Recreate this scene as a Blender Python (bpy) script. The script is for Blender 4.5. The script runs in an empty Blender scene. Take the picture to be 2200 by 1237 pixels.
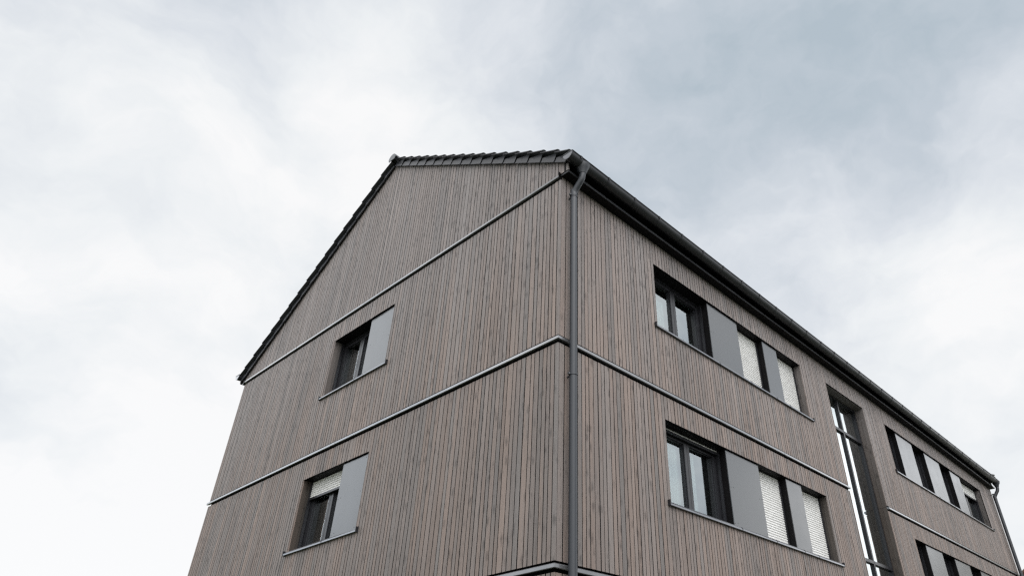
import bpy, bmesh, math, random
from mathutils import Vector, Matrix
random.seed(7)
sc = bpy.context.scene
COL = sc.collection

# ------------------------------------------------------------------ helpers
def srgb(r, g, b):
    f = lambda c: (c/255/12.92) if c/255 <= .04045 else ((c/255+.055)/1.055)**2.4
    return (f(r), f(g), f(b), 1)

class NT:
    def __init__(s, tree):
        s.t = tree; s.n = tree.nodes; s.l = tree.links
    def node(s, kind, **kw):
        n = s.n.new(kind)
        for k, v in kw.items(): setattr(n, k, v)
        return n
    def put(s, sock, v):
        if hasattr(v, 'is_output') or isinstance(v, bpy.types.NodeSocket): s.l.new(v, sock)
        else: sock.default_value = v
    def math(s, op, a, b=None, c=None, clamp=False):
        n = s.node('ShaderNodeMath', operation=op, use_clamp=clamp)
        for i, v in enumerate((a, b, c)):
            if v is not None: s.put(n.inputs[i], v)
        return n.outputs[0]
    def vmath(s, op, a, b=None):
        n = s.node('ShaderNodeVectorMath', operation=op)
        s.put(n.inputs[0], a)
        if b is not None: s.put(n.inputs[1], b)
        return n.outputs['Value'] if op in ('DOT_PRODUCT', 'LENGTH') else n.outputs[0]
    def noise(s, vec, scale, detail=3, rough=.55, out='Fac'):
        n = s.node('ShaderNodeTexNoise')
        s.l.new(vec, n.inputs['Vector'])
        n.inputs['Scale'].default_value = scale; n.inputs['Detail'].default_value = detail
        n.inputs['Roughness'].default_value = rough
        return n.outputs[out]
    def mapr(s, v, a, b, c, d, smooth=False):
        n = s.node('ShaderNodeMapRange')
        if smooth: n.interpolation_type = 'SMOOTHSTEP'
        s.l.new(v, n.inputs[0])
        for i, k in enumerate((a, b, c, d)): n.inputs[i+1].default_value = k
        return n.outputs[0]
    def mix(s, f, a, b, blend='MIX'):
        n = s.node('ShaderNodeMix', data_type='RGBA', blend_type=blend)
        s.put(n.inputs[0], f); s.put(n.inputs[6], a); s.put(n.inputs[7], b)
        return n.outputs[2]
    def ramp(s, v, stops):
        n = s.node('ShaderNodeValToRGB'); cr = n.color_ramp
        while len(cr.elements) < len(stops): cr.elements.new(.5)
        for e, (p, c) in zip(cr.elements, stops): e.position = p; e.color = c
        s.l.new(v, n.inputs[0]); return n.outputs[0]

def new_mat(name):
    m = bpy.data.materials.new(name); m.use_nodes = True
    nt = NT(m.node_tree); b = m.node_tree.nodes['Principled BSDF']
    return m, nt, b

def painted(name, col, rough=.4, var=.12, scale=9, bump=0.0, spec=.5, metal=0.0, speck=0.0, streak=False):
    """Painted or coated surface: base colour with faint dirt, streaks and uneven gloss."""
    m, nt, b = new_mat(name)
    tc = nt.node('ShaderNodeTexCoord').outputs['Object']
    v = tc
    if streak: v = nt.vmath('MULTIPLY', tc, (1, 1, .12))
    f = nt.noise(v, scale, 5, .6)
    k = nt.mapr(f, .25, .75, 1-var, 1+var)
    if speck:
        f2 = nt.noise(tc, 150, 2, .7)
        k = nt.math('MULTIPLY', k, nt.mapr(f2, .3, .7, 1-speck, 1+speck))
    c = nt.vmath('SCALE', (0, 0, 0)); n = c.node; n.inputs[0].default_value = col[:3]
    nt.l.new(k, n.inputs['Scale'])
    nt.l.new(c, b.inputs['Base Color'])
    nt.l.new(nt.mapr(f, .3, .7, rough*.85, rough*1.15), b.inputs['Roughness'])
    b.inputs['Specular IOR Level'].default_value = spec
    b.inputs['Metallic'].default_value = metal
    if bump:
        bp = nt.node('ShaderNodeBump'); bp.inputs['Strength'].default_value = bump; bp.inputs['Distance'].default_value = .01
        nt.l.new(nt.noise(tc, scale*6, 4), bp.inputs['Height']); nt.l.new(bp.outputs[0], b.inputs['Normal'])
    return m

def wood(name, light, warm, cool, dark=.055):
    m, nt, b = new_mat(name)
    tc = nt.node('ShaderNodeTexCoord').outputs['Object']
    at = nt.node('ShaderNodeAttribute', attribute_name='tone').outputs['Fac']
    ah = nt.node('ShaderNodeAttribute', attribute_name='hue').outputs['Fac']
    off = nt.node('ShaderNodeCombineXYZ')
    nt.l.new(nt.math('MULTIPLY', at, 61.7), off.inputs[0]); nt.l.new(nt.math('MULTIPLY', ah, 37.1), off.inputs[1])
    nt.l.new(nt.math('MULTIPLY', at, 93.3), off.inputs[2])
    p = nt.vmath('ADD', tc, off.outputs[0])
    # board tone: warm brown <-> weathered grey
    base = nt.ramp(ah, [(0, cool), (.38, light), (.7, warm), (1, warm)])
    patch = nt.noise(nt.vmath('MULTIPLY', p, (7, 7, .8)), 1.0, 4, .6)
    base = nt.mix(nt.mapr(patch, .42, .72, 0, .7, True), base, cool)
    warmp = nt.noise(nt.vmath('MULTIPLY', p, (5, 5, .55)), 1.3, 2, .5)
    base = nt.mix(nt.mapr(warmp, .5, .75, 0, .55, True), base, warm)
    szz = nt.node('ShaderNodeSeparateXYZ'); nt.l.new(tc, szz.inputs[0])
    base = nt.mix(nt.mapr(szz.outputs[2], 5.5, 9.5, 0, .62, True), base, (.205, .186, .182, 1))   # greyer towards the gable
    # grain streaks along the board
    g = nt.noise(nt.vmath('MULTIPLY', p, (95, 95, 2.6)), 1.0, 5, .65)
    k = nt.mapr(g, .28, .72, .86, 1.12)
    k = nt.math('MULTIPLY', k, nt.mapr(at, 0, 1, .88, 1.12))
    # blotches where the glaze has greyed
    bl = nt.noise(nt.vmath('MULTIPLY', p, (16, 16, 5.0)), 1.0, 4, .7)
    k = nt.math('MULTIPLY', k, nt.mapr(bl, .56, .78, 1, .70, True))
    # knots
    def knots(sx, sz, r0, r1, thr, deep):
        vo = nt.node('ShaderNodeTexVoronoi'); vo.inputs['Scale'].default_value = 1
        wob = nt.noise(p, 26, 2, .5, 'Color')
        q = nt.vmath('ADD', nt.vmath('MULTIPLY', p, (sx, sx, sz)), nt.vmath('MULTIPLY', wob, (.35, .35, .35)))
        nt.l.new(q, vo.inputs['Vector'])
        d = nt.mapr(vo.outputs['Distance'], r0, r1, deep, 1, True)
        sep = nt.node('ShaderNodeSeparateColor'); nt.l.new(vo.outputs['Color'], sep.inputs[0])
        sel = nt.math('GREATER_THAN', sep.outputs[0], thr)
        inv = nt.math('SUBTRACT', 1, nt.math('MULTIPLY', sel, nt.math('SUBTRACT', 1, d)))
        return inv
    k = nt.math('MULTIPLY', k, knots(12, 5.0, .05, .46, .50, .55))
    k = nt.math('MULTIPLY', k, knots(30, 9, .06, .34, .74, .66))
    k = nt.math('MULTIPLY', k, knots(17, 2.2, .02, .40, .55, .80))
    # darker towards the ground, lighter towards the gable top; broad weather stains
    sz = nt.node('ShaderNodeSeparateXYZ'); nt.l.new(tc, sz.inputs[0])
    k = nt.math('MULTIPLY', k, nt.mapr(sz.outputs[2], 3.0, 11.0, .90, 1.16))
    k = nt.math('MULTIPLY', k, nt.mapr(nt.noise(nt.vmath('MULTIPLY', tc, (.5, .5, .35)), 1.6, 3), .3, .7, .92, 1.09))
    c = nt.vmath('SCALE', base); nt.l.new(k, c.node.inputs['Scale'])
    # tiny pale resin and dust specks
    sp = nt.node('ShaderNodeTexVoronoi'); sp.inputs['Scale'].default_value = 45; nt.l.new(tc, sp.inputs['Vector'])
    s1 = nt.math('LESS_THAN', sp.outputs['Distance'], .10)
    sepc = nt.node('ShaderNodeSeparateColor'); nt.l.new(sp.outputs['Color'], sepc.inputs[0])
    s1 = nt.math('MULTIPLY', s1, nt.math('GREATER_THAN', sepc.outputs[1], .975))
    c = nt.mix(nt.math('MULTIPLY', s1, .6), c, (.6, .58, .55, 1))
    nt.l.new(c, b.inputs['Base Color'])
    b.inputs['Roughness'].default_value = .62; b.inputs['Specular IOR Level'].default_value = .35
    bp = nt.node('ShaderNodeBump'); bp.inputs['Strength'].default_value = .35; bp.inputs['Distance'].default_value = .002
    nt.l.new(g, bp.inputs['Height']); nt.l.new(bp.outputs[0], b.inputs['Normal'])
    return m

M = {}
M['wood'] = wood('weathered_larch', (.214, .175, .158, 1), (.234, .181, .156, 1), (.180, .160, .151, 1))
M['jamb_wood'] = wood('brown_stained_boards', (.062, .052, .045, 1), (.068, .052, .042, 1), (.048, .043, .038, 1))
M['membrane'] = painted('black_membrane', (.006, .006, .007), .9, .1, spec=.1)
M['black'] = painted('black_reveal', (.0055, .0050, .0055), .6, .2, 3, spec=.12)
M['frame'] = painted('anthracite_frame', (.017, .017, .020), .34, .12, 6, spec=.4)
M['flashing'] = painted('anthracite_flashing', (.225, .228, .236), .20, .12, 4, metal=.65)
M['sill'] = painted('grey_aluminium_sill', (.20, .205, .22), .20, .12, 4, metal=.65)
M['panel'] = painted('grey_facade_board', (.060, .063, .067), .24, .07, 3, speck=.05, spec=.70)
M['gutter'] = painted('anthracite_gutter', (.024, .025, .028), .38, .22, 3, metal=.2, streak=True)
M['pipe'] = painted('anthracite_pipe', (.023, .026, .032), .42, .10, 3, streak=True)
M['tile'] = painted('black_engobed_tile', (.027, .028, .033), .27, .2, 8, bump=.1)
M['shutter'] = painted('pale_shutter_slat', (.68, .67, .65), .45, .05, 4)
M['render'] = painted('pale_render', (.50, .48, .44), .9, .08, 2, bump=.3)
M['concrete'] = painted('plinth_concrete', (.22, .215, .205), .85, .15, 3, bump=.3)
M['redtile'] = painted('red_brown_tile', (.11, .045, .030), .7, .35, 6, bump=.2)
M['room'] = painted('dark_room_wall', (.20, .24, .22), .8, .1, 1)
M['bolt'] = painted('steel_bolt', (.5, .5, .5), .3, .1, 9, metal=.9)

def glass_mat(name, tint, base, gain):
    m = bpy.data.materials.new(name); m.use_nodes = True; nt = NT(m.node_tree); nt.n.clear()
    fr = nt.node('ShaderNodeFresnel'); fr.inputs[0].default_value = 1.75
    f = nt.math('MULTIPLY_ADD', fr.outputs[0], gain, base, clamp=True)
    tc = nt.node('ShaderNodeTexCoord').outputs['Object']
    bp = nt.node('ShaderNodeBump'); bp.inputs['Strength'].default_value = .06; bp.inputs['Distance'].default_value = .02
    nt.l.new(nt.noise(tc, 1.6, 1), bp.inputs['Height'])
    g = nt.node('ShaderNodeBsdfGlossy'); g.inputs['Roughness'].default_value = .004; g.inputs['Color'].default_value = (.90, .96, .98, 1)
    nt.l.new(bp.outputs[0], g.inputs['Normal'])
    t = nt.node('ShaderNodeBsdfTransparent'); t.inputs['Color'].default_value = tint
    mx = nt.node('ShaderNodeMixShader'); nt.l.new(f, mx.inputs[0]); nt.l.new(t.outputs[0], mx.inputs[1]); nt.l.new(g.outputs[0], mx.inputs[2])
    o = nt.node('ShaderNodeOutputMaterial'); nt.l.new(mx.outputs[0], o.inputs[0])
    return m
M['glass'] = glass_mat('double_glazing', (.74, .86, .81, 1), .19, 1.0)
M['stair_glass'] = glass_mat('solar_glazing', (.18, .20, .20, 1), .27, 1.0)
mc, ntc, bc = new_mat('sheer_fabric')
bc.inputs['Base Color'].default_value = (.62, .64, .66, 1); bc.inputs['Roughness'].default_value = .9
tcc = ntc.node('ShaderNodeTexCoord').outputs['Object']
wv = ntc.noise(ntc.vmath('MULTIPLY', tcc, (30, 30, 1.5)), 1, 3)
ntc.l.new(ntc.ramp(wv, [(.3, (.34, .36, .38, 1)), (.7, (.62, .64, .66, 1))]), bc.inputs['Base Color'])
M['curtain'] = mc

class MB:
    """collects boxes, prisms, sheets and tubes; build() links them as one mesh object"""
    def __init__(s): s.v = []; s.f = []; s.sm = []; s.mi = []; s.tone = []; s.hue = []
    def add(s, verts, faces, smooth=False, mi=0, tone=.5, hue=.5):
        o = len(s.v); s.v += [tuple(p) for p in verts]
        for f in faces:
            s.f.append(tuple(i+o for i in f)); s.sm.append(smooth); s.mi.append(mi); s.tone.append(tone); s.hue.append(hue)
    def hexa(s, p, **k):  # 8 points: bottom loop 0-3, top loop 4-7
        s.add(p, [(0, 3, 2, 1), (4, 5, 6, 7), (0, 1, 5, 4), (1, 2, 6, 5), (2, 3, 7, 6), (3, 0, 4, 7)], **k)
    def box(s, x0, x1, y0, y1, z0, z1, **k):
        s.hexa([(x0, y0, z0), (x1, y0, z0), (x1, y1, z0), (x0, y1, z0), (x0, y0, z1), (x1, y0, z1), (x1, y1, z1), (x0, y1, z1)], **k)
    def prism(s, prof, fa, fb, **k):  # prof list of 2D, fa/fb map a profile point to 3D at the two ends
        n = len(prof); v = [fa(*p) for p in prof]+[fb(*p) for p in prof]
        f = [(i, (i+1) % n, (i+1) % n+n, i+n) for i in range(n)]
        s.add(v, f+[tuple(range(n))[::-1], tuple(range(n, 2*n))], **k)
    def quad(s, a, b, c, d, **k): s.add([a, b, c, d], [(0, 1, 2, 3)], **k)
    def tube(s, path, r, n=20, cap=True, **k):
        path = [Vector(p) for p in path]; rs = r if isinstance(r, (list, tuple)) else [r]*len(path)
        v = []; ref = None
        for i, p in enumerate(path):
            t = (path[min(i+1, len(path)-1)]-path[max(i-1, 0)]).normalized()
            if ref is None: ref = t.orthogonal().normalized()
            ref = (ref-t*ref.dot(t)).normalized(); b = t.cross(ref)
            v += [p+(ref*math.cos(a)+b*math.sin(a))*rs[i] for a in (2*math.pi*j/n for j in range(n))]
        f = [(i*n+j, i*n+(j+1) % n, (i+1)*n+(j+1) % n, (i+1)*n+j) for i in range(len(path)-1) for j in range(n)]
        k.setdefault('smooth', True)
        s.add(v, f, **k)
        if cap:
            k['smooth'] = False
            s.add(v[:n], [tuple(range(n))[::-1]], **k); s.add(v[-n:], [tuple(range(n))], **k)
    def build(s, name, mats, parent=None, fix=True):
        me = bpy.data.meshes.new(name); me.from_pydata(s.v, [], s.f)
        for m in (mats if isinstance(mats, (list, tuple)) else [mats]): me.materials.append(m)
        me.polygons.foreach_set('use_smooth', s.sm); me.polygons.foreach_set('material_index', s.mi)
        a = me.attributes.new('tone', 'FLOAT', 'FACE'); a.data.foreach_set('value', s.tone)
        a = me.attributes.new('hue', 'FLOAT', 'FACE'); a.data.foreach_set('value', s.hue)
        if fix:
            bm = bmesh.new(); bm.from_mesh(me); bmesh.ops.recalc_face_normals(bm, faces=bm.faces); bm.to_mesh(me); bm.free()
        me.update()
        o = bpy.data.objects.new(name, me); COL.objects.link(o)
        if parent is not None: o.parent = parent
        return o

def empty(name, loc=(0, 0, 0), label=None, cat=None):
    o = bpy.data.objects.new(name, None); COL.objects.link(o); o.location = loc
    if label: o['label'] = label
    if cat: o['category'] = cat
    return o

# ------------------------------------------------------------------ dimensions (metres)
W = 10.05          # gable width; gable face is y=0, x from -W to 0
L = 19.94          # street face is x=0, y from 0 to L
Z1, Z2, Z3 = 3.326, 6.022, 8.762     # tops of the storey flashings
XR, ZR = -5.03, 12.20                # verge bottom line at the ridge
SR, SL = .637, .662                  # slopes of street side and rear side
def zb(x): return ZR-(x-XR)*SR if x > XR else ZR-(XR-x)*SL
def drop(y): return -.125*max(0, (y-8)/12)**1.4   # the eave sags slightly towards the far end

G = lambda u, d, z: (u, -d, z)       # gable face mapping (u along wall, d outward)
S = lambda u, d, z: (d, u, z)        # street face mapping

building = empty('apartment_building', (0, 0, 0), 'large grey brown timber clad block with steep tiled roof, right in front of the camera', 'building')

# ------------------------------------------------------------------ cladding
PITCH = [.067, .067, .067, .071, .075, .085, .086, .097]
def cladding(mb, F, u0, u1, bands, openings, seed, top=None, dirn=1, edge0=0.0):
    rnd = random.Random(seed); u = u0
    cuts = sorted({o[0] for o in openings} | {o[1] for o in openings})
    while u < u1-.02:
        w = rnd.choice(PITCH); gap = rnd.uniform(.0095, .0130)
        a, b = u, min(u+w-gap, u1)
        if u1-b < .03: b = u1
        u = b+gap
        for (z0, z1) in bands:
            tone, hue, pr = rnd.random(), rnd.random(), rnd.uniform(-.0016, .0016)
            xs = [a]+[c for c in cuts if a+.002 < c < b-.002]+[b]
            for p, q in zip(xs[:-1], xs[1:]):
                m = (p+q)/2
                zz0, zt0, zt1 = z0, z1, z1
                if top: zt0, zt1 = min(z1, top(p)), min(z1, top(q))
                if top and z0 > Z3-.01: zt0, zt1 = top(p), top(q)
                segs = [(zz0, None)]
                cutl = sorted([(o[2], o[3]) for o in openings if o[0] < m < o[1] and o[3] > z0 and o[2] < z1])
                cur = zz0; out = []
                for (c0, c1) in cutl:
                    if c0 > cur: out.append((cur, c0, c0))
                    cur = c1
                if min(zt0, zt1) > cur+.01: out.append((cur, zt0, zt1))
                for (s0, t0, t1) in out:
                    mb.hexa([F(p, -.022, s0), F(q, -.022, s0), F(q, pr, s0), F(p, pr, s0),
                             F(p, -.022, t0), F(q, -.022, t1), F(q, pr, t1), F(p, pr, t0)], tone=tone, hue=hue)
                    if p == a: mb.mi[-1] = 1          # flanks and lower ends painted black to stand for shade in the gaps
                    if q == b and b < u1: mb.mi[-3] = 1
                    mb.mi[-6] = 1

def backing(mb, F, u0, u1, z0, z1, openings, d=-.045):
    us = sorted({u0, u1} | {o[0] for o in openings} | {o[1] for o in openings})
    for a, b in zip(us[:-1], us[1:]):
        m = (a+b)/2; cur = z0
        for (c0, c1) in sorted([(o[2], o[3]) for o in openings if o[0] < m < o[1]]):
            mb.quad(F(a, d, cur), F(b, d, cur), F(b, d, c0), F(a, d, c0), mi=1); cur = c1
        mb.quad(F(a, d, cur), F(b, d, cur), F(b, d, z1), F(a, d, z1), mi=1)

# storey rows of openings
HI = (7.118, 8.285); LO = (4.412, 5.580)
g_open = [(-6.07, -4.09, *HI), (-6.07, -4.09, *LO)]
ST = (8.277, 10.167, .12, 8.305)
s_open = [(2.17, 7.12, *HI), (2.17, 7.12, *LO), (11.376, 18.556, *HI), (11.376, 18.556, *LO), ST]
bands = [(.42, Z1-.085), (Z1+.03, Z2-.085), (Z2+.03, Z3-.085), (Z3+.022, 13)]

mb = MB()
cladding(mb, G, -W, 0.0, bands, g_open, 3, top=lambda u: zb(u)+.05)
cladding(mb, G, .004, .15, [(Z3+.022, 13)], [], 5, top=lambda u: zb(u)+.05)
cladding(mb, G, -W-.15, -W-.006, [(Z3+.022, 13)], [], 6, top=lambda u: zb(u)+.05)
backing(mb, G, -W, -.03, .1, Z3, g_open)
mb.add([G(-W-.14, -.045, Z3), G(.14, -.045, Z3), G(.14, -.045, zb(.14)+.06), G(XR, -.045, ZR+.06), G(-W-.14, -.045, zb(-W-.14)+.06)], [(0, 1, 2, 3, 4)], mi=1)
gable_wall = mb.build('gable_wall', [M['wood'], M['membrane']], building)

mb = MB()
cladding(mb, S, .026, L, [(.42, Z1-.085), (Z1+.03, Z2-.085), (Z2+.03, 8.775)], s_open, 11)
backing(mb, S, .03, L, .1, 8.95, s_open)
street_wall = mb.build('street_wall', [M['wood'], M['membrane']], building)

mb = MB()   # far gable and rear wall, the same boards
GF = lambda u, d, z: (u, L+d, z)
cladding(mb, GF, -W, 0, bands, [], 21, top=lambda u: zb(u)+.05)
backing(mb, GF, -W, 0, .1, Z3, [])
mb.add([GF(-W, -.045, Z3), GF(0, -.045, Z3), GF(0, -.045, zb(0)), GF(XR, -.045, ZR), GF(-W, -.045, zb(-W))], [(0, 1, 2, 3, 4)], mi=1)
mb.build('gable_wall', [M['wood'], M['membrane']], building)
mb = MB()
RF = lambda u, d, z: (-W-d, u, z)
cladding(mb, RF, .026, L-.026, [(.42, Z1-.085), (Z1+.03, Z2-.085), (Z2+.03, 8.775)], [], 22)
backing(mb, RF, .03, L-.03, .1, 8.95, [])
mb.build('rear_wall', [M['wood'], M['membrane']], building)
mb = MB(); mb.box(-W+.03, -.03, .03, L-.03, -.2, .40); mb.build('plinth', M['concrete'], building)
# floors inside keep daylight out of the hollow shell
mb = MB()
for z in (3.12, 5.82, 8.75): mb.box(-W+.5, -.5, .5, L-.5, z, z+.15)
mb.build('floor_slab', M['room'], building)

# ------------------------------------------------------------------ storey flashings
PROF = [(-.02, .010), (.010, .002), (.028, -.003), (.034, -.011), (.034, -.044), (.028, -.049), (.004, -.049), (.004, -.042), (-.02, -.042)]
def flashing(F, u0, u1, z, joints, mit0=0, mit1=0):
    mb = MB()
    mb.prism(PROF, lambda d, h: F(u0-mit0*d, d, z+h), lambda d, h: F(u1+mit1*d, d, z+h))
    for j in joints:   # cover strips at the butt joints, 2 mm proud
        mb.prism([(d+.003, h+(.003 if h > -.01 else -.003)) for d, h in PROF[1:6]]+[(0, -.04), (0, 0)], lambda d, h: F(j-.010, d, z+h), lambda d, h: F(j+.010, d, z+h))
    return mb.build('flashing', M['flashing'], building)
flashing(G, -W-.035, 0, Z3, [-7.69, -5.14, -2.6])
flashing(G, -W-.035, 0, Z2, [-7.75, -5.18, -2.62], 0, 1)
flashing(G, -W-.035, 0, Z1, [-7.7, -5.2, -2.7], 0, 1)
flashing(S, 0, ST[0], Z2, [2.86, 5.65], 1, 0)
flashing(S, ST[1], L, Z2, [13.0, 15.8, 18.4], 0, 0)
flashing(S, 0, ST[0], Z1, [2.8, 5.6], 1, 0)
flashing(S, ST[1], L, Z1, [13.0, 15.8], 0, 0)

# ------------------------------------------------------------------ windows
def ring(mb, F, u0, u1, z0, z1, w, d0, d1, **k):
    def bx(a, b, c, e): mb.hexa([F(a, d0, c), F(b, d0, c), F(b, d1, c), F(a, d1, c), F(a, d0, e), F(b, d0, e), F(b, d1, e), F(a, d1, e)], **k)
    bx(u0, u0+w, z0, z1); bx(u1-w, u1, z0, z1); bx(u0+w, u1-w, z0, z0+w); bx(u0+w, u1-w, z1-w, z1)
def fbox(mb, F, u0, u1, d0, d1, z0, z1, **k):
    mb.hexa([F(u0, d0, z0), F(u1, d0, z0), F(u1, d1, z0), F(u0, d1, z0), F(u0, d0, z1), F(u1, d0, z1), F(u1, d1, z1), F(u0, d1, z1)], **k)

def window(F, u0, u1, z0, z1, sashes=2, shutter=0.0, deep=1.4, split=.5):
    """one casement window in the recess: frame > sash, pane, roller_shutter, guide_rail"""
    mb = MB(); ring(mb, F, u0, u1, z0, z1, .045, -.30, -.205)
    w = mb.build('window', M['frame'], building)
    n = sashes; a0, a1 = u0+.047, u1-.047; sw = (a1-a0-.006*(n-1))/n
    for i in range(n):
        um = a0+(a1-a0)*split
        a, b = (a0, a1) if n == 1 else ((a0, um-.003), (um+.003, a1))[i]
        mb = MB(); ring(mb, F, a, b, z0+.047, z1-.047, .062, -.285, -.218)
        ring(mb, F, a+.062, b-.062, z0+.109, z1-.109, .012, -.270, -.240)
        mb.build('sash', M['frame'], w)
        mb = MB(); mb.quad(F(a+.070, -.262, z0+.115), F(b-.070, -.262, z0+.115), F(b-.070, -.262, z1-.115), F(a+.070, -.262, z1-.115))
        mb.build('pane', M['glass'], w, fix=False)
    for a in (u0+.002, u1-.034):
        mb = MB(); fbox(mb, F, a, a+.032, -.198, -.150, z0+.01, z1-.01); mb.build('guide_rail', M['frame'], w)
    if shutter > 0:
        mb = MB(); zt = z1-.005; zbm = z1-(z1-z0)*shutter; h = .040; z = zt; k = 0
        while z > zbm+.004:
            zl = max(z-h, zbm)
            pr = [(-.182, z), (-.174, z-.002), (-.168, z-h*.30), (-.166, z-h*.62), (-.169, z-h*.85), (-.177, zl+.002), (-.182, zl+.001)]
            mb.prism(pr, lambda d, q: F(u0+.036, d, q), lambda d, q: F(u1-.036, d, q)); z -= h
        sh = mb.build('roller_shutter', M['shutter'], w)
        if shutter < .97:
            mb = MB(); fbox(mb, F, u0+.036, u1-.036, -.188, -.160, zbm-.035, zbm+.003); mb.build('shutter_end_bar', M['frame'], w)
    # room behind the glass
    mb = MB(); D = -.30-deep
    A, B = u0-.25, u1+.25; C, E = z0-.5, z1+.18
    q = lambda *p: mb.quad(*p)
    q(F(A, D, C), F(B, D, C), F(B, D, E), F(A, D, E)); q(F(A, -.302, C), F(A, D, C), F(A, D, E), F(A, -.302, E))
    q(F(B, -.302, C), F(B, D, C), F(B, D, E), F(B, -.302, E)); q(F(A, -.302, E), F(B, -.302, E), F(B, D, E), F(A, D, E))
    q(F(A, -.302, C), F(B, -.302, C), F(B, D, C), F(A, D, C))
    mb.build('room_lining', M['room'], w, fix=False)
    return w

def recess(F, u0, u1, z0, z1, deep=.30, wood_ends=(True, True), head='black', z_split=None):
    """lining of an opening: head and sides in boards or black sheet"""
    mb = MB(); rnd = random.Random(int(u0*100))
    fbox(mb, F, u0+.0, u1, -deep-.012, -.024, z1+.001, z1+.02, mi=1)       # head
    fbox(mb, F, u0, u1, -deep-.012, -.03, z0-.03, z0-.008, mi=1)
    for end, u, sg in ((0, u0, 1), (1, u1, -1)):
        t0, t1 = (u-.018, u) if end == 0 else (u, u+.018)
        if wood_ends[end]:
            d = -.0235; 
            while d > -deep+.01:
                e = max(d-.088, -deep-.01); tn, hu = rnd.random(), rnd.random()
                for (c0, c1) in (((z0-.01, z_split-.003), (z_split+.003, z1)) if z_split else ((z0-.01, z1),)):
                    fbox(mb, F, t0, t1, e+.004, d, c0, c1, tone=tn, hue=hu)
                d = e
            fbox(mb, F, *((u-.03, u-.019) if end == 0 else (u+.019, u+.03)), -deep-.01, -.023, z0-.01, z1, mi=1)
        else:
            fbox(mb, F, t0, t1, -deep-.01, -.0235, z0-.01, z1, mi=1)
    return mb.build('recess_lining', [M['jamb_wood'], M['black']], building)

def panel(F, u0, u1, z0, z1):
    """fibre board panel screwed to a black pier"""
    mb = MB(); fbox(mb, F, u0+.004, u1-.004, -.300, -.046, z0, z1-.001); mb.build('pier', M['black'], building)
    mb = MB(); fbox(mb, F, u0, u1, -.045, -.033, z0+.004, z1-.014)
    rows = (z0+.05, (z0+z1)/2, z1-.06)
    cols = [u0+.03, u0+.10, u1-.10, u1-.03] if u1-u0 > .6 else [u0+.03, u1-.05]
    for i, z in enumerate(rows):
        for j, u in enumerate(cols):
            n = 8; ctr = [(u+.0055*math.cos(2*math.pi*k/n), z+(.012 if j % 2 else 0)+.0055*math.sin(2*math.pi*k/n)) for k in range(n)]
            mb.prism(ctr, lambda a, b: F(a, -.034, b), lambda a, b: F(a, -.0315, b), mi=1)
    return mb.build('facade_panel', [M['panel'], M['black']], building)

SP = [(-.30, .018), (.020, .004), (.024, .001), (.040, -.020), (.040, -.040), (.034, -.044), (.030, -.040), (-.02, -.036)]
def sill(F, u0, u1, z, joints=(), tabs=(1, 1)):
    mb = MB()
    mb.prism(SP, lambda d, h: F(u0, d, z+h), lambda d, h: F(u1, d, z+h))
    for j in joints: mb.prism([(d+.003, h+.003) for d, h in SP[1:5]]+[(.03, -.046), (.0, -.03), (.0, 0)], lambda d, h: F(j-.006, d, z+h), lambda d, h: F(j+.006, d, z+h), mi=1)
    for on, u, s in ((tabs[0], u0, 1), (tabs[1], u1, -1)):
        if on: fbox(mb, F, *sorted((u-.002*s, u+.010*s)), -.02, .045, z-.047, z+.028, mi=1)
    return mb.build('window_sill', [M['sill'], M['frame']], building)

# gable windows
for (z0, z1), sh in ((HI, 0), (LO, .24)):
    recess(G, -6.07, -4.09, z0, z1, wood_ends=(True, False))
    window(G, -6.07, -4.85, z0, z1, 2, sh, split=.545)
    panel(G, -4.85, -4.09, z0, z1)
    sill(G, -6.13, -4.00, z0-.012, [-4.95])
# street front, bay near the corner
for (z0, z1), sh in ((HI, 0), (LO, .035)):
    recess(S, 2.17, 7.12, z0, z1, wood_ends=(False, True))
    window(S, 2.17, 3.76, z0, z1, 2, sh)
    panel(S, 3.76, 4.725, z0, z1)
    window(S, 4.725, 5.645, z0, z1, 1, .99)
    panel(S, 5.645, 6.18, z0, z1)
    window(S, 6.18, 7.12, z0, z1, 1, .99)
    sill(S, 2.085, 7.20, z0-.012, [3.85, 4.85, 5.75, 6.25])
# street front, far bay
for (z0, z1), sh in ((HI, .26), (LO, .26)):
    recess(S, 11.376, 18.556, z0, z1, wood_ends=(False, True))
    window(S, 11.376, 12.10, z0, z1, 1, 0)
    panel(S, 12.10, 13.15, z0, z1)
    window(S, 13.15, 14.02, z0, z1, 1, 0)
    panel(S, 14.02, 15.12, z0, z1)
    window(S, 15.12, 15.97, z0, z1, 1, 0)
    panel(S, 15.97, 16.79, z0, z1)
    window(S, 16.79, 18.556, z0, z1, 2, sh)
    sill(S, 11.30, 18.63, z0-.012, [13.2, 14.1, 15.2, 16.0])

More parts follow.
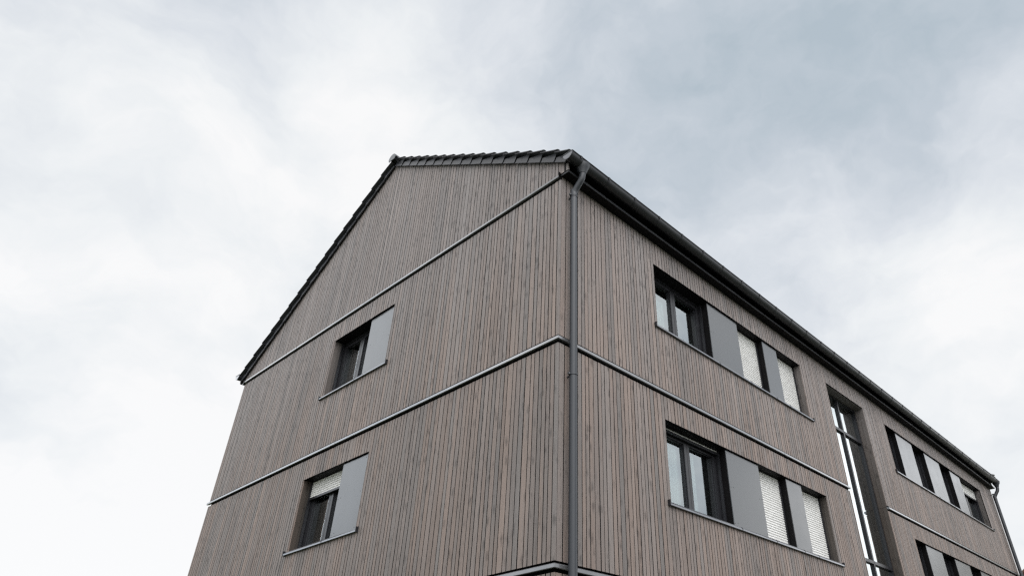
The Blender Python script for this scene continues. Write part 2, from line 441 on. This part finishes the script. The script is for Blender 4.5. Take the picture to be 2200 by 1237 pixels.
# tall stair window
u0, u1, z0, z1 = ST
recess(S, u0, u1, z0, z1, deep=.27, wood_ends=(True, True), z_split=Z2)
mb = MB()
for k in range(3):
    a = -.03-k*.078; fbox(mb, S, u0+.002, u1-.002, a-.072, a, z1-.012, z1-.001, tone=.3, hue=.4)
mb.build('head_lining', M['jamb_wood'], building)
mb = MB(); ring(mb, S, u0+.002, u1-.002, z0, z1-.013, .05, -.30, -.205); sw = mb.build('stair_window', M['frame'], building)
YM = 9.225
mb = MB(); fbox(mb, S, YM-.028, YM+.028, -.292, -.207, z0+.05, z1-.063); mb.build('mullion', M['frame'], sw)
zs = [2.06, 4.775, 7.50]
for z in zs:
    mb = MB()
    for a, b in ((u0+.052, YM-.028), (YM+.028, u1-.052)): fbox(mb, S, a, b, -.290, -.204, z-.03, z+.03)
    mb.build('transom', M['frame'], sw)
lv = [z0+.05]+zs+[z1-.063]
for i in range(4):
    for a, b in ((u0+.052, YM-.028), (YM+.028, u1-.052)):
        c = lv[i]+(.03 if i else 0); e = lv[i+1]-(.03 if i < 3 else 0)
        mb = MB(); mb.quad(S(a, -.25, c), S(b, -.25, c), S(b, -.25, e), S(a, -.25, e)); mb.build('pane', M['stair_glass'], sw, fix=False)
mb = MB(); mb.box(-2.6, -.45, u0-.3, u1+.3, .0, 8.6); mb.build('room_lining', M['room'], sw)

# ------------------------------------------------------------------ eaves: soffit box, gutter, downpipes
def eave(mirror):
    X = (lambda x: x) if not mirror else (lambda x: -W-x)
    ys = [-.0+i*(L/24) for i in range(25)]
    mb = MB()
    for a, b in zip(ys[:-1], ys[1:]):
        da, db = drop(a), drop(b)
        def hx(x0, x1, zl, zh, **k):
            mb.hexa([(X(x0), a, zl+da), (X(x1), a, zl+da), (X(x1), b, zl+db), (X(x0), b, zl+db), (X(x0), a, zh+da), (X(x1), a, zh+da), (X(x1), b, zh+db), (X(x0), b, zh+db)], **k)
        hx(.001, .146, 8.738, 8.765, mi=0)
        hx(.150, .156, 8.732, 8.772, mi=1)
        hx(.060, .100, 8.768, 9.03, mi=0)
        hx(.100, .215, 8.925, 8.95, mi=0)
    mb.box(*sorted((X(.0), X(.156))), -.006, -.002, 8.729, 8.752, mi=1)
    mb.box(*sorted((X(-.012), X(.0))), -.042, -.002, 8.69, 8.80, mi=0)
    return mb.build('soffit', [M['black'], M['gutter']], building)
eave(False); eave(True)

GX, GZ, GR = .25, 8.958, .09
def gdrop(y): return -.035*min(1, max(0, y/8))-.115*max(0, (y-9)/11)**1.3
def gutter(mirror):
    X = (lambda x: x) if not mirror else (lambda x: -W-x)
    ys = [-.12+i*(20.09/32) for i in range(33)]
    mb = MB(); n = 16
    def arc(r, y, z): return [(X(GX+r*math.cos(t)), y, z+r*1.18*math.sin(t)) for t in (math.pi+math.pi*j/n for j in range(n+1))]
    for r in (GR, GR-.004):
        v = []
        for y in ys: v += arc(r, y, GZ+gdrop(y))
        m = n+1
        mb.add(v, [(i*m+j, i*m+j+1, (i+1)*m+j+1, (i+1)*m+j) for i in range(32) for j in range(n)], smooth=True)
    mb.tube([(X(GX+GR+.003), y, GZ+gdrop(y)+.003) for y in ys], .0095, 10)
    g = mb.build('gutter', M['gutter'], building, fix=False)
    for y0, y1 in ((-.124, -.118), (ys[-1]-.002, ys[-1]+.004)):
        mb = MB(); z = GZ+gdrop(y0)
        a = arc(GR+.003, y0, z); b = arc(GR+.003, y1, z); m = len(a)
        mb.add(a+b, [tuple(range(m)), tuple(range(m, 2*m))[::-1]]+[(i, (i+1) % m, (i+1) % m+m, i+m) for i in range(m)])
        mb.tube([(X(GX-GR), y0-.002, z), (X(GX+GR), y0-.002, z)], .006, 8)
        mb.build('end_cap', M['sill'], g)
    y = .075
    while y < 20:
        mb = MB(); z = GZ+gdrop(y)
        a = arc(GR+.0035, y-.011, z); b = arc(GR+.0035, y+.011, z); m = len(a)
        mb.add(a+b, [(i, i+1, i+1+m, i+m) for i in range(m-1)], smooth=True)
        a2 = arc(GR+.0005, y-.012, z); mb.add(a+a2, [(i, i+1, i+1+m, i+m) for i in range(m-1)]); a2 = arc(GR+.0005, y+.012, z); mb.add(b+a2, [(i, i+1, i+1+m, i+m) for i in range(m-1)])
        mb.tube([(X(GX+GR+.003), y-.018, z+.003), (X(GX+GR+.003), y+.018, z+.003)], .014, 10)
        mb.box(*sorted((X(GX+GR+.004), X(GX+GR+.012))), y-.012, y+.012, z-.035, z)
        mb.build('bracket', M['frame'], g); y += .633
    return g
gutter(False); gutter(True)

def bez(pts, n=10):
    out = []
    P = [Vector(p) for p in pts]; P = [P[0]*2-P[1]]+P+[P[-1]*2-P[-2]]
    for i in range(1, len(P)-2):
        for j in range(n):
            t = j/n; a, b, c, d = P[i-1:i+3]
            out.append(.5*((2*b)+(c-a)*t+(2*a-5*b+4*c-d)*t*t+(3*b-a-3*c+d)*t**3))
    return out+[P[-2]]

def downpipe(yo, yp, mirror=False, xo=GX, xp=.10):
    X = (lambda x: x) if not mirror else (lambda x: -W-x)
    zo = GZ+gdrop(yo)-8.958
    mb = MB()
    path = bez([(X(xo), yo, 8.80+zo), (X(xo), yo, 8.74+zo), (X(xo-.022), yo+(yp-yo)*.15, 8.655+zo), (X((xo+xp)/2), (yo+yp)/2, 8.575+zo), (X(xp+.022), yp-(yp-yo)*.15, 8.495+zo), (X(xp), yp, 8.43+zo), (X(xp), yp, 8.38+zo)], 8)
    mb.tube(path, .049, 24)
    mb.tube([(X(xp), yp, 8.375+zo), (X(xp), yp, .25)], .050, 24)
    p = mb.build('downpipe', M['pipe'], building)
    mb = MB(); mb.tube([(X(xo), yo, 8.925+zo), (X(xo), yo, 8.90+zo), (X(xo), yo, 8.85+zo), (X(xo), yo, 8.79+zo), (X(xo), yo, 8.76+zo)], [.112, .110, .090, .064, .056], 24)
    mb.build('outlet_funnel', M['pipe'], p)
    mb = MB(); mb.tube([(X(xp), yp, 8.50+zo), (X(xp), yp, 8.365+zo)], .0535, 24); mb.build('sleeve', M['pipe'], p)
    for z in (8.395, 5.51, 2.75):
        mb = MB(); mb.tube([(X(xp), yp, z-.011), (X(xp), yp, z+.011)], .0575, 24)
        mb.box(*sorted((X(0.002), X(xp-.05))), yp-.010, yp+.010, z-.008, z+.008)
        mb.box(*sorted((X(xp-.02), X(xp+.0))), yp-.082, yp-.052, z-.012, z+.012)
        mb.tube([(X(xp+.006), yp-.07, z), (X(xp-.028), yp-.07, z)], .006, 8, mi=1)
        mb.build('pipe_clamp', [M['pipe'], M['bolt']], p)
    return p
downpipe(.20, .172); downpipe(19.82, 19.76); downpipe(19.7, 19.6, True)

# ------------------------------------------------------------------ roof
class Slope:
    def __init__(s, side):
        sl = SR if side > 0 else SL; th = math.atan(sl); s.side = side
        s.ex = .205 if side > 0 else -W-.205; s.ez = zb(s.ex)
        s.t = (-math.cos(th)*side, math.sin(th)); s.n = (math.sin(th)*side, math.cos(th))
        s.len = abs(XR-s.ex)/math.cos(th)
    def P(s, a, h, y): return (s.ex+a*s.t[0]+h*s.n[0], y, s.ez+a*s.t[1]+h*s.n[1])

def roof_side(sd):
    sp = Slope(sd); N = 17; g = sp.len/N
    mb = MB()      # wavy tile courses, each course lapping the one below
    ny = 66*5; y0, y1 = .02, L-.02
    for k in range(N):
        v = []
        for (a, lift) in ((max(k*g, .05), .030), ((k+1)*g+.03, .0)):
            for i in range(ny+1):
                y = y0+(y1-y0)*i/ny; w = .5+.5*math.cos(2*math.pi*(y-y0)/.302)
                q = sp.P(min(a, sp.len), .112+lift+.020*w**1.5, y); v.append((q[0], q[1], q[2]+drop(y)*(1-a/sp.len)))
        for i in range(ny+1):   # butt edge
            x = v[i]; q = sp.P(max(k*g, .05), .10, x[1]); v.append((q[0], q[1], q[2]+drop(x[1])*(1-k*g/sp.len)))
        m = ny+1
        mb.add(v, [(i, i+1, m+i+1, m+i) for i in range(ny)]+[(2*m+i, 2*m+i+1, i+1, i) for i in range(ny)], smooth=True)
    # deck under the tiles
    p = [sp.P(-.01, .035, 0)[0::2], sp.P(sp.len, .035, 0)[0::2], sp.P(sp.len, .115, 0)[0::2], sp.P(-.01, .115, 0)[0::2]]
    mb.prism(p, lambda x, z: (x, -.022, z), lambda x, z: (x, L+.022, z), mi=1)
    roof = mb.build('roof', [M['tile'], M['black']], building, fix=False)
    for gy, sg in ((0, -1), (L, 1)):
        Y = lambda q: gy+sg*q
        for k in range(N):
            a0, a1 = k*g-.004, (k+1)*g+.012
            if k == 0: a0 = .07
            if k == N-1: a1 = sp.len+.01
            mb = MB()
            jit = random.uniform(-.002, .002); li = (.025 if k else .016)+jit
            # side flap: vertical apron, slightly splayed and leaning
            b0, b1 = a0+.012, a1-.035
            mb.hexa([sp.P(b0-.01, .0, Y(.060+jit)), sp.P(b1, -.0, Y(.050)), sp.P(b1, 0, Y(.034)), sp.P(b0-.01, 0, Y(.040)),
                     sp.P(b0+.03, .130+li, Y(.052+jit)), sp.P(b1+.02, .078, Y(.044)), sp.P(b1+.02, .078, Y(.030)), sp.P(b0+.03, .130+li, Y(.036))])
            # small drip bead along the flap foot
            mb.hexa([sp.P(b0-.01, -.010, Y(.066+jit)), sp.P(b1, -.010, Y(.056)), sp.P(b1, -.010, Y(.030)), sp.P(b0-.01, -.010, Y(.036)),
                     sp.P(b0-.01, .002, Y(.066+jit)), sp.P(b1, .002, Y(.056)), sp.P(b1, .002, Y(.030)), sp.P(b0-.01, .002, Y(.036))])
            # roll along the edge, overhanging the flap, and the tile top behind it
            n = 10
            prof = [(.062+.058*math.cos(math.pi*j/n), .040*math.sin(math.pi*j/n)) for j in range(n+1)]   # (outward y, height)
            prof = prof+[(-.05, -.008), (-.12, -.004), (-.12, -.016), (.002, -.02), (.052, -.012)]
            A = [sp.P(a0-.012, .140+li+h, Y(q)) for q, h in prof]; B = [sp.P(a1, .126+h*.9, Y(q-.006)) for q, h in prof]
            m = len(prof)
            mb.add(A+B, [(i, (i+1) % m, (i+1) % m+m, i+m) for i in range(m)]+[tuple(range(m))[::-1], tuple(range(m, 2*m))])
            mb.build('verge_tile', M['tile'], roof)
    return roof
r1 = roof_side(1); r2 = roof_side(-1)
# ridge caps
topz = ZR+.135/math.cos(math.atan(.65))+.0
mb = MB(); y = -.13; k = 0
while y < L+.1:
    e = min(y+.40, L+.13); n = 12
    A = [(XR+.115*math.cos(t), y, topz+.005+.100*math.sin(t)) for t in (math.pi*j/n for j in range(n+1))]
    B = [(XR+.100*math.cos(t), e+.03, topz-.008+.088*math.sin(t)) for t in (math.pi*j/n for j in range(n+1))]
    m = n+1
    mb.add(A+B, [(i, i+1, i+1+m, i+m) for i in range(n)], smooth=True)
    mb.add(A, [tuple(range(m))]); mb.add(B, [tuple(range(m))[::-1]])
    y += .385
rc = mb.build('ridge_cap', M['tile'], building, fix=False)
mb = MB()
n = 14; A = [(XR+.125*math.cos(t), -.138, topz-.02+.122*math.sin(t)) for t in (math.pi*j/n for j in range(n+1))]
A = A+[(XR-.10, -.138, topz-.075), (XR+.10, -.138, topz-.075)]; B = [(p[0], -.150, p[2]) for p in A]; m = len(A)
mb.add(A+B, [tuple(range(m)), tuple(range(m, 2*m))[::-1]]+[(i, (i+1) % m, (i+1) % m+m, i+m) for i in range(m)])
mb.build('ridge_end_disc', M['panel'], rc)

# ------------------------------------------------------------------ curtains in the rooms
def curtain(F, u0, u1, z0, z1, d, label, folds=9):
    n = folds*8; v = []
    for z in (z0, z1):
        for i in range(n+1):
            u = u0+(u1-u0)*i/n; v.append(F(u, d+.018*math.sin(2*math.pi*i/8)+.006*math.sin(i*.9), z))
    mb = MB(); m = n+1; mb.add(v, [(i, i+1, m+i+1, m+i) for i in range(n)], smooth=True)
    o = mb.build('curtain', M['curtain'], None, fix=False); o['label'] = label; o['category'] = 'curtain'; o['group'] = 'curtains behind the windows'
    return o
curtain(S, 2.22, 2.86, HI[0]+.05, HI[0]+.86, -.36, 'short grey half curtain behind the left pane of the top floor window nearest the corner')
curtain(S, 3.05, 3.70, HI[0]+.05, HI[0]+.40, -.37, 'low grey half curtain behind the right pane of the same top floor window', 7)
curtain(S, 2.22, 2.90, LO[0]+.05, LO[1]-.10, -.36, 'long white curtain behind the left pane of the middle floor window nearest the corner', 8)
curtain(S, 3.02, 3.36, LO[0]+.05, LO[1]-.10, -.37, 'long white curtain drawn half across the right pane of the middle floor window', 5)

# ------------------------------------------------------------------ site
def mat_ground():
    m, nt, b = new_mat('lawn')
    tc = nt.node('ShaderNodeTexCoord').outputs['Object']
    f = nt.noise(tc, .35, 5); f2 = nt.noise(tc, 30, 4)
    c = nt.mix(nt.mapr(f, .35, .65, 0, 1), (.035, .055, .018, 1), (.06, .07, .03, 1))
    c = nt.mix(nt.mapr(f2, .3, .7, 0, .5), c, (.02, .03, .012, 1)); nt.l.new(c, b.inputs['Base Color']); b.inputs['Roughness'].default_value = .95
    return m
def sheet(name, pts, z, mat):
    mb = MB(); mb.add([(x, y, z) for x, y in pts], [tuple(range(len(pts)))]); o = mb.build(name, mat, None, fix=False); o['kind'] = 'structure'; return o
sheet('lawn', [(-900, -900), (900, -900), (900, 900), (-900, 900)], 0, mat_ground())
sheet('gravel_strip', [(-10.6, -.55), (.55, -.55), (.55, 20.5), (-10.6, 20.5)], .006, painted('gravel', (.15, .145, .135), .95, .4, 40, bump=.6))
sheet('pavement', [(2.2, -60), (4.0, -60), (4.0, 80), (2.2, 80)], .012, painted('paving_slab', (.18, .175, .17), .85, .15, 2, bump=.2))
sheet('road', [(6.2, -60), (12.4, -60), (12.4, 80), (6.2, 80)], .010, painted('asphalt', (.05, .05, .052), .9, .2, 5, bump=.3))

# neighbouring house beyond the far end, its verge just shows at the frame edge
nb = empty('neighbour_house', (0, 40, 0), 'house with red brown tiled roof just showing at the right edge beyond the timber block', 'house')
nx0, nx1, ny0, ny1, ne, nr = -3.7, 9.3, .4, 12.0, 9.85, 15.85; nm = (nx0+nx1)/2
mb = MB(); mb.prism([(nx0, 0), (nx1, 0), (nx1, ne), (nm, nr-.1), (nx0, ne)], lambda x, z: (x, ny0, z), lambda x, z: (x, ny1, z))
mb.build('wall', M['render'], nb)
mb = MB(); k = (nr-ne)/(nm-nx0)
for sgn in (1, -1):
    e = nx0-.5 if sgn > 0 else nx1+.5; ez = ne-.5*k
    for c in range(20):
        xa = e+(nm-e)*c/20; xb = e+(nm-e)*(c+1)/20; za = ez+(nr-ez)*c/20; zc = ez+(nr-ez)*(c+1)/20
        mb.prism([(xa, za+.04), (xb, zc+.02), (xb, zc+.10), (xa, za+.16)], lambda x, z: (x, ny0-.3, z), lambda x, z: (x, ny1+.3, z))
mb.build('roof', M['redtile'], nb)
for (wx, wz) in ((-1, 1.2), (3, 1.2), (6.2, 1.2), (-1, 4.2), (3, 4.2), (6.2, 4.2), (1.5, 8.6), (3.6, 8.6)):
    mb = MB(); FN = lambda u, d, z: (u, ny0-d, z); ring(mb, FN, wx, wx+1.1, wz, wz+1.35, .07, .002, .03); w = mb.build('window', M['shutter'], nb)
    mb = MB(); mb.quad(FN(wx+.07, .012, wz+.07), FN(wx+1.03, .012, wz+.07), FN(wx+1.03, .012, wz+1.28), FN(wx+.07, .012, wz+1.28)); mb.build('pane', M['frame'], w, fix=False)

# ------------------------------------------------------------------ camera
cam = bpy.data.cameras.new('camera'); co = bpy.data.objects.new('camera', cam); COL.objects.link(co); sc.camera = co
yaw, pit, rol = map(math.radians, (42.0148, 34.675, -.6281))
Fv = Vector((-math.sin(yaw)*math.cos(pit), math.cos(yaw)*math.cos(pit), math.sin(pit)))
R0 = Vector((math.cos(yaw), math.sin(yaw), 0)); U0 = R0.cross(Fv)
Rv = R0*math.cos(rol)+U0*math.sin(rol); Uv = -R0*math.sin(rol)+U0*math.cos(rol)
mw = Matrix((Rv, Uv, -Fv)).transposed().to_4x4(); mw.translation = (5.3382, -5.3669, 1.70); co.matrix_world = mw
FPX, CX, CY = 1480.7162, 1261.8311, 593.5068
cam.sensor_width = 36; cam.lens = FPX/2200*36
cam.shift_x = (1100-CX)/2200; cam.shift_y = -(618.5-CY)/2200
cam.clip_end = 5000

# ------------------------------------------------------------------ sky and light
def direction(px, py):
    return (Fv+Rv*((px-CX)/FPX)+Uv*(-(py-CY)/FPX)).normalized()
# cloud brightness measured over the sky as (direction given by where it stands in the view, value 0 dark .. 1 white)
SKY = [(0, 0, .66), (170, 110, .48), (240, 30, .95), (420, 50, .40), (470, 110, .36), (90, 240, .98), (190, 130, .52), (340, 210, .62), (330, 190, .80), (480, 200, .50),
       (600, 70, .38), (560, 120, .42), (700, 170, 1.1), (735, 210, 1.2), (850, 50, .78), (960, 30, .48), (1010, 150, .38), (1030, 240, .46), (900, 240, .80),
       (180, 350, .50), (60, 380, .55), (320, 420, .78), (600, 320, .95), (390, 250, 1.1), (210, 470, .92), (350, 590, .98), (640, 520, .66), (60, 600, .96),
       (760, 300, .84), (1100, 300, .42), (1250, 90, .22), (1290, 230, .06), (1480, 60, .30), (1560, 140, .22), (1440, 200, .04), (1690, 190, -.08), (1720, 230, -.05), (1850, 150, .15),
       (2000, 90, .24), (2150, 40, .24), (1330, 330, .30), (1560, 370, .30), (1660, 320, .24), (1920, 290, .34), (2060, 350, .42), (2170, 260, .36), (2190, 420, .72), (1700, 430, .52),
       (1620, 460, .40), (1700, 560, .60), (1860, 480, .58), (1990, 560, .64), (1900, 650, .60), (2185, 560, .60), (2110, 520, 1.0), (2080, 700, 1.1), (2120, 880, .46), (2080, 900, .52), (2150, 770, .92),
       (1960, 760, .70), (2185, 1010, 1.0), (2190, 900, .70), (100, 820, .70), (40, 900, .62), (280, 760, .97), (150, 1050, 1.0), (330, 1050, 1.0), (10, 1180, 1.1), (200, 1180, 1.15), (400, 900, 1.1), (380, 1180, 1.1), (150, 700, .85), (480, 700, .86), (520, 450, .72)]
world = bpy.data.worlds.new('World'); sc.world = world; world.use_nodes = True
wt = NT(world.node_tree); wt.n.clear()
sun_dir = Vector((.62, -.30, .80)).normalized()
geo = wt.node('ShaderNodeTexCoord').outputs['Generated']
D = wt.vmath('NORMALIZE', geo)
warp = wt.vmath('SUBTRACT', wt.noise(D, 3.2, 5, .58, 'Color'), (.5, .5, .5))
Dw = wt.vmath('NORMALIZE', wt.vmath('ADD', D, wt.vmath('MULTIPLY', warp, (.26, .26, .26))))
num = None; den = None; KS = 240.0
for (px, py, v) in SKY:
    d = direction(px, py)
    w = wt.math('EXPONENT', wt.math('MULTIPLY_ADD', wt.vmath('DOT_PRODUCT', Dw, tuple(d)), KS, -KS))
    num = wt.math('MULTIPLY', w, v) if num is None else wt.math('MULTIPLY_ADD', w, v, num)
    den = w if den is None else wt.math('ADD', den, w)
# elsewhere: broken bright overcast
far = wt.mapr(wt.noise(D, 3.1, 6, .6), .38, .62, .35, 1.25)
eps = .02
val = wt.math('DIVIDE', wt.math('MULTIPLY_ADD', far, eps, num), wt.math('ADD', den, eps))
Ds = wt.vmath('MULTIPLY', Dw, (1.0, 1.0, 1.7))
det = wt.math('SUBTRACT', wt.noise(Ds, 3.6, 8, .57), .5)
val = wt.math('MULTIPLY_ADD', det, 1.12, val)
det2 = wt.math('SUBTRACT', wt.noise(Ds, 15, 5, .55), .5)
val = wt.math('MULTIPLY_ADD', det2, .26, val)
colr = wt.ramp(val, [(0, srgb(183, 196, 206)), (.22, srgb(200, 209, 218)), (.5, srgb(225, 230, 236)), (.76, srgb(243, 246, 248)), (.98, srgb(255, 255, 255))])
sky = wt.node('ShaderNodeTexSky'); sky.sky_type = 'NISHITA'; sky.sun_disc = False
sky.sun_elevation = math.asin(sun_dir.z); sky.sun_rotation = math.atan2(sun_dir.x, sun_dir.y)
skc = wt.vmath('SCALE', sky.outputs[0]); skc.node.inputs['Scale'].default_value = .10
colr = wt.mix(.06, colr, skc)
# gain added to sky out of view, to light the walls and brighten reflections
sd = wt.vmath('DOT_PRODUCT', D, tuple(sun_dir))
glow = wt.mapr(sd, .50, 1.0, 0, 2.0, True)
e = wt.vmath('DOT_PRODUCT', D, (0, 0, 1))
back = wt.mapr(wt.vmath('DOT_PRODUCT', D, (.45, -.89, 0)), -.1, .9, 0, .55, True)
east = wt.mapr(wt.vmath('DOT_PRODUCT', D, (.48, .74, .47)), .93, .985, 0, .7, True)  # unseen bright patch added for the street panes to reflect
west = wt.mapr(wt.vmath('DOT_PRODUCT', D, tuple(Vector((-.81, -.47, .42)).normalized())), .935, .985, 0, 1.9, True)  # unseen bright patch added to brighten gable panels and flashings
ne = wt.mapr(wt.vmath('DOT_PRODUCT', D, tuple(Vector((.27, .94, .17)).normalized())), .962, .995, 0, 1.4, True)  # unseen bright patch added to whiten far flashings, sills and panels
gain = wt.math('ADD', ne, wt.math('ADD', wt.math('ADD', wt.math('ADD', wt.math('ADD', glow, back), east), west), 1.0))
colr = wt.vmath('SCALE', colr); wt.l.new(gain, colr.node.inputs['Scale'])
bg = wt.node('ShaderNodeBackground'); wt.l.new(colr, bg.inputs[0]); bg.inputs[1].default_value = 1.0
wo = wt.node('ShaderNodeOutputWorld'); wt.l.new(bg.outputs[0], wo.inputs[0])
world.cycles.sampling_method = 'MANUAL'; world.cycles.sample_map_resolution = 512

sl = bpy.data.lights.new('sun', 'SUN'); so = bpy.data.objects.new('sun', sl); COL.objects.link(so)
sl.energy = .8; sl.angle = math.radians(35); sl.color = (1, .96, .91)
so.rotation_euler = sun_dir.to_track_quat('Z', 'Y').to_euler()

sc.view_settings.view_transform = 'Standard'; sc.view_settings.look = 'None'; sc.view_settings.exposure = 0
sc.render.engine = 'CYCLES'
sc.cycles.max_bounces = 6; sc.cycles.transparent_max_bounces = 8
sc.cycles.use_denoising = False
sc.cycles.filter_width = 1.35
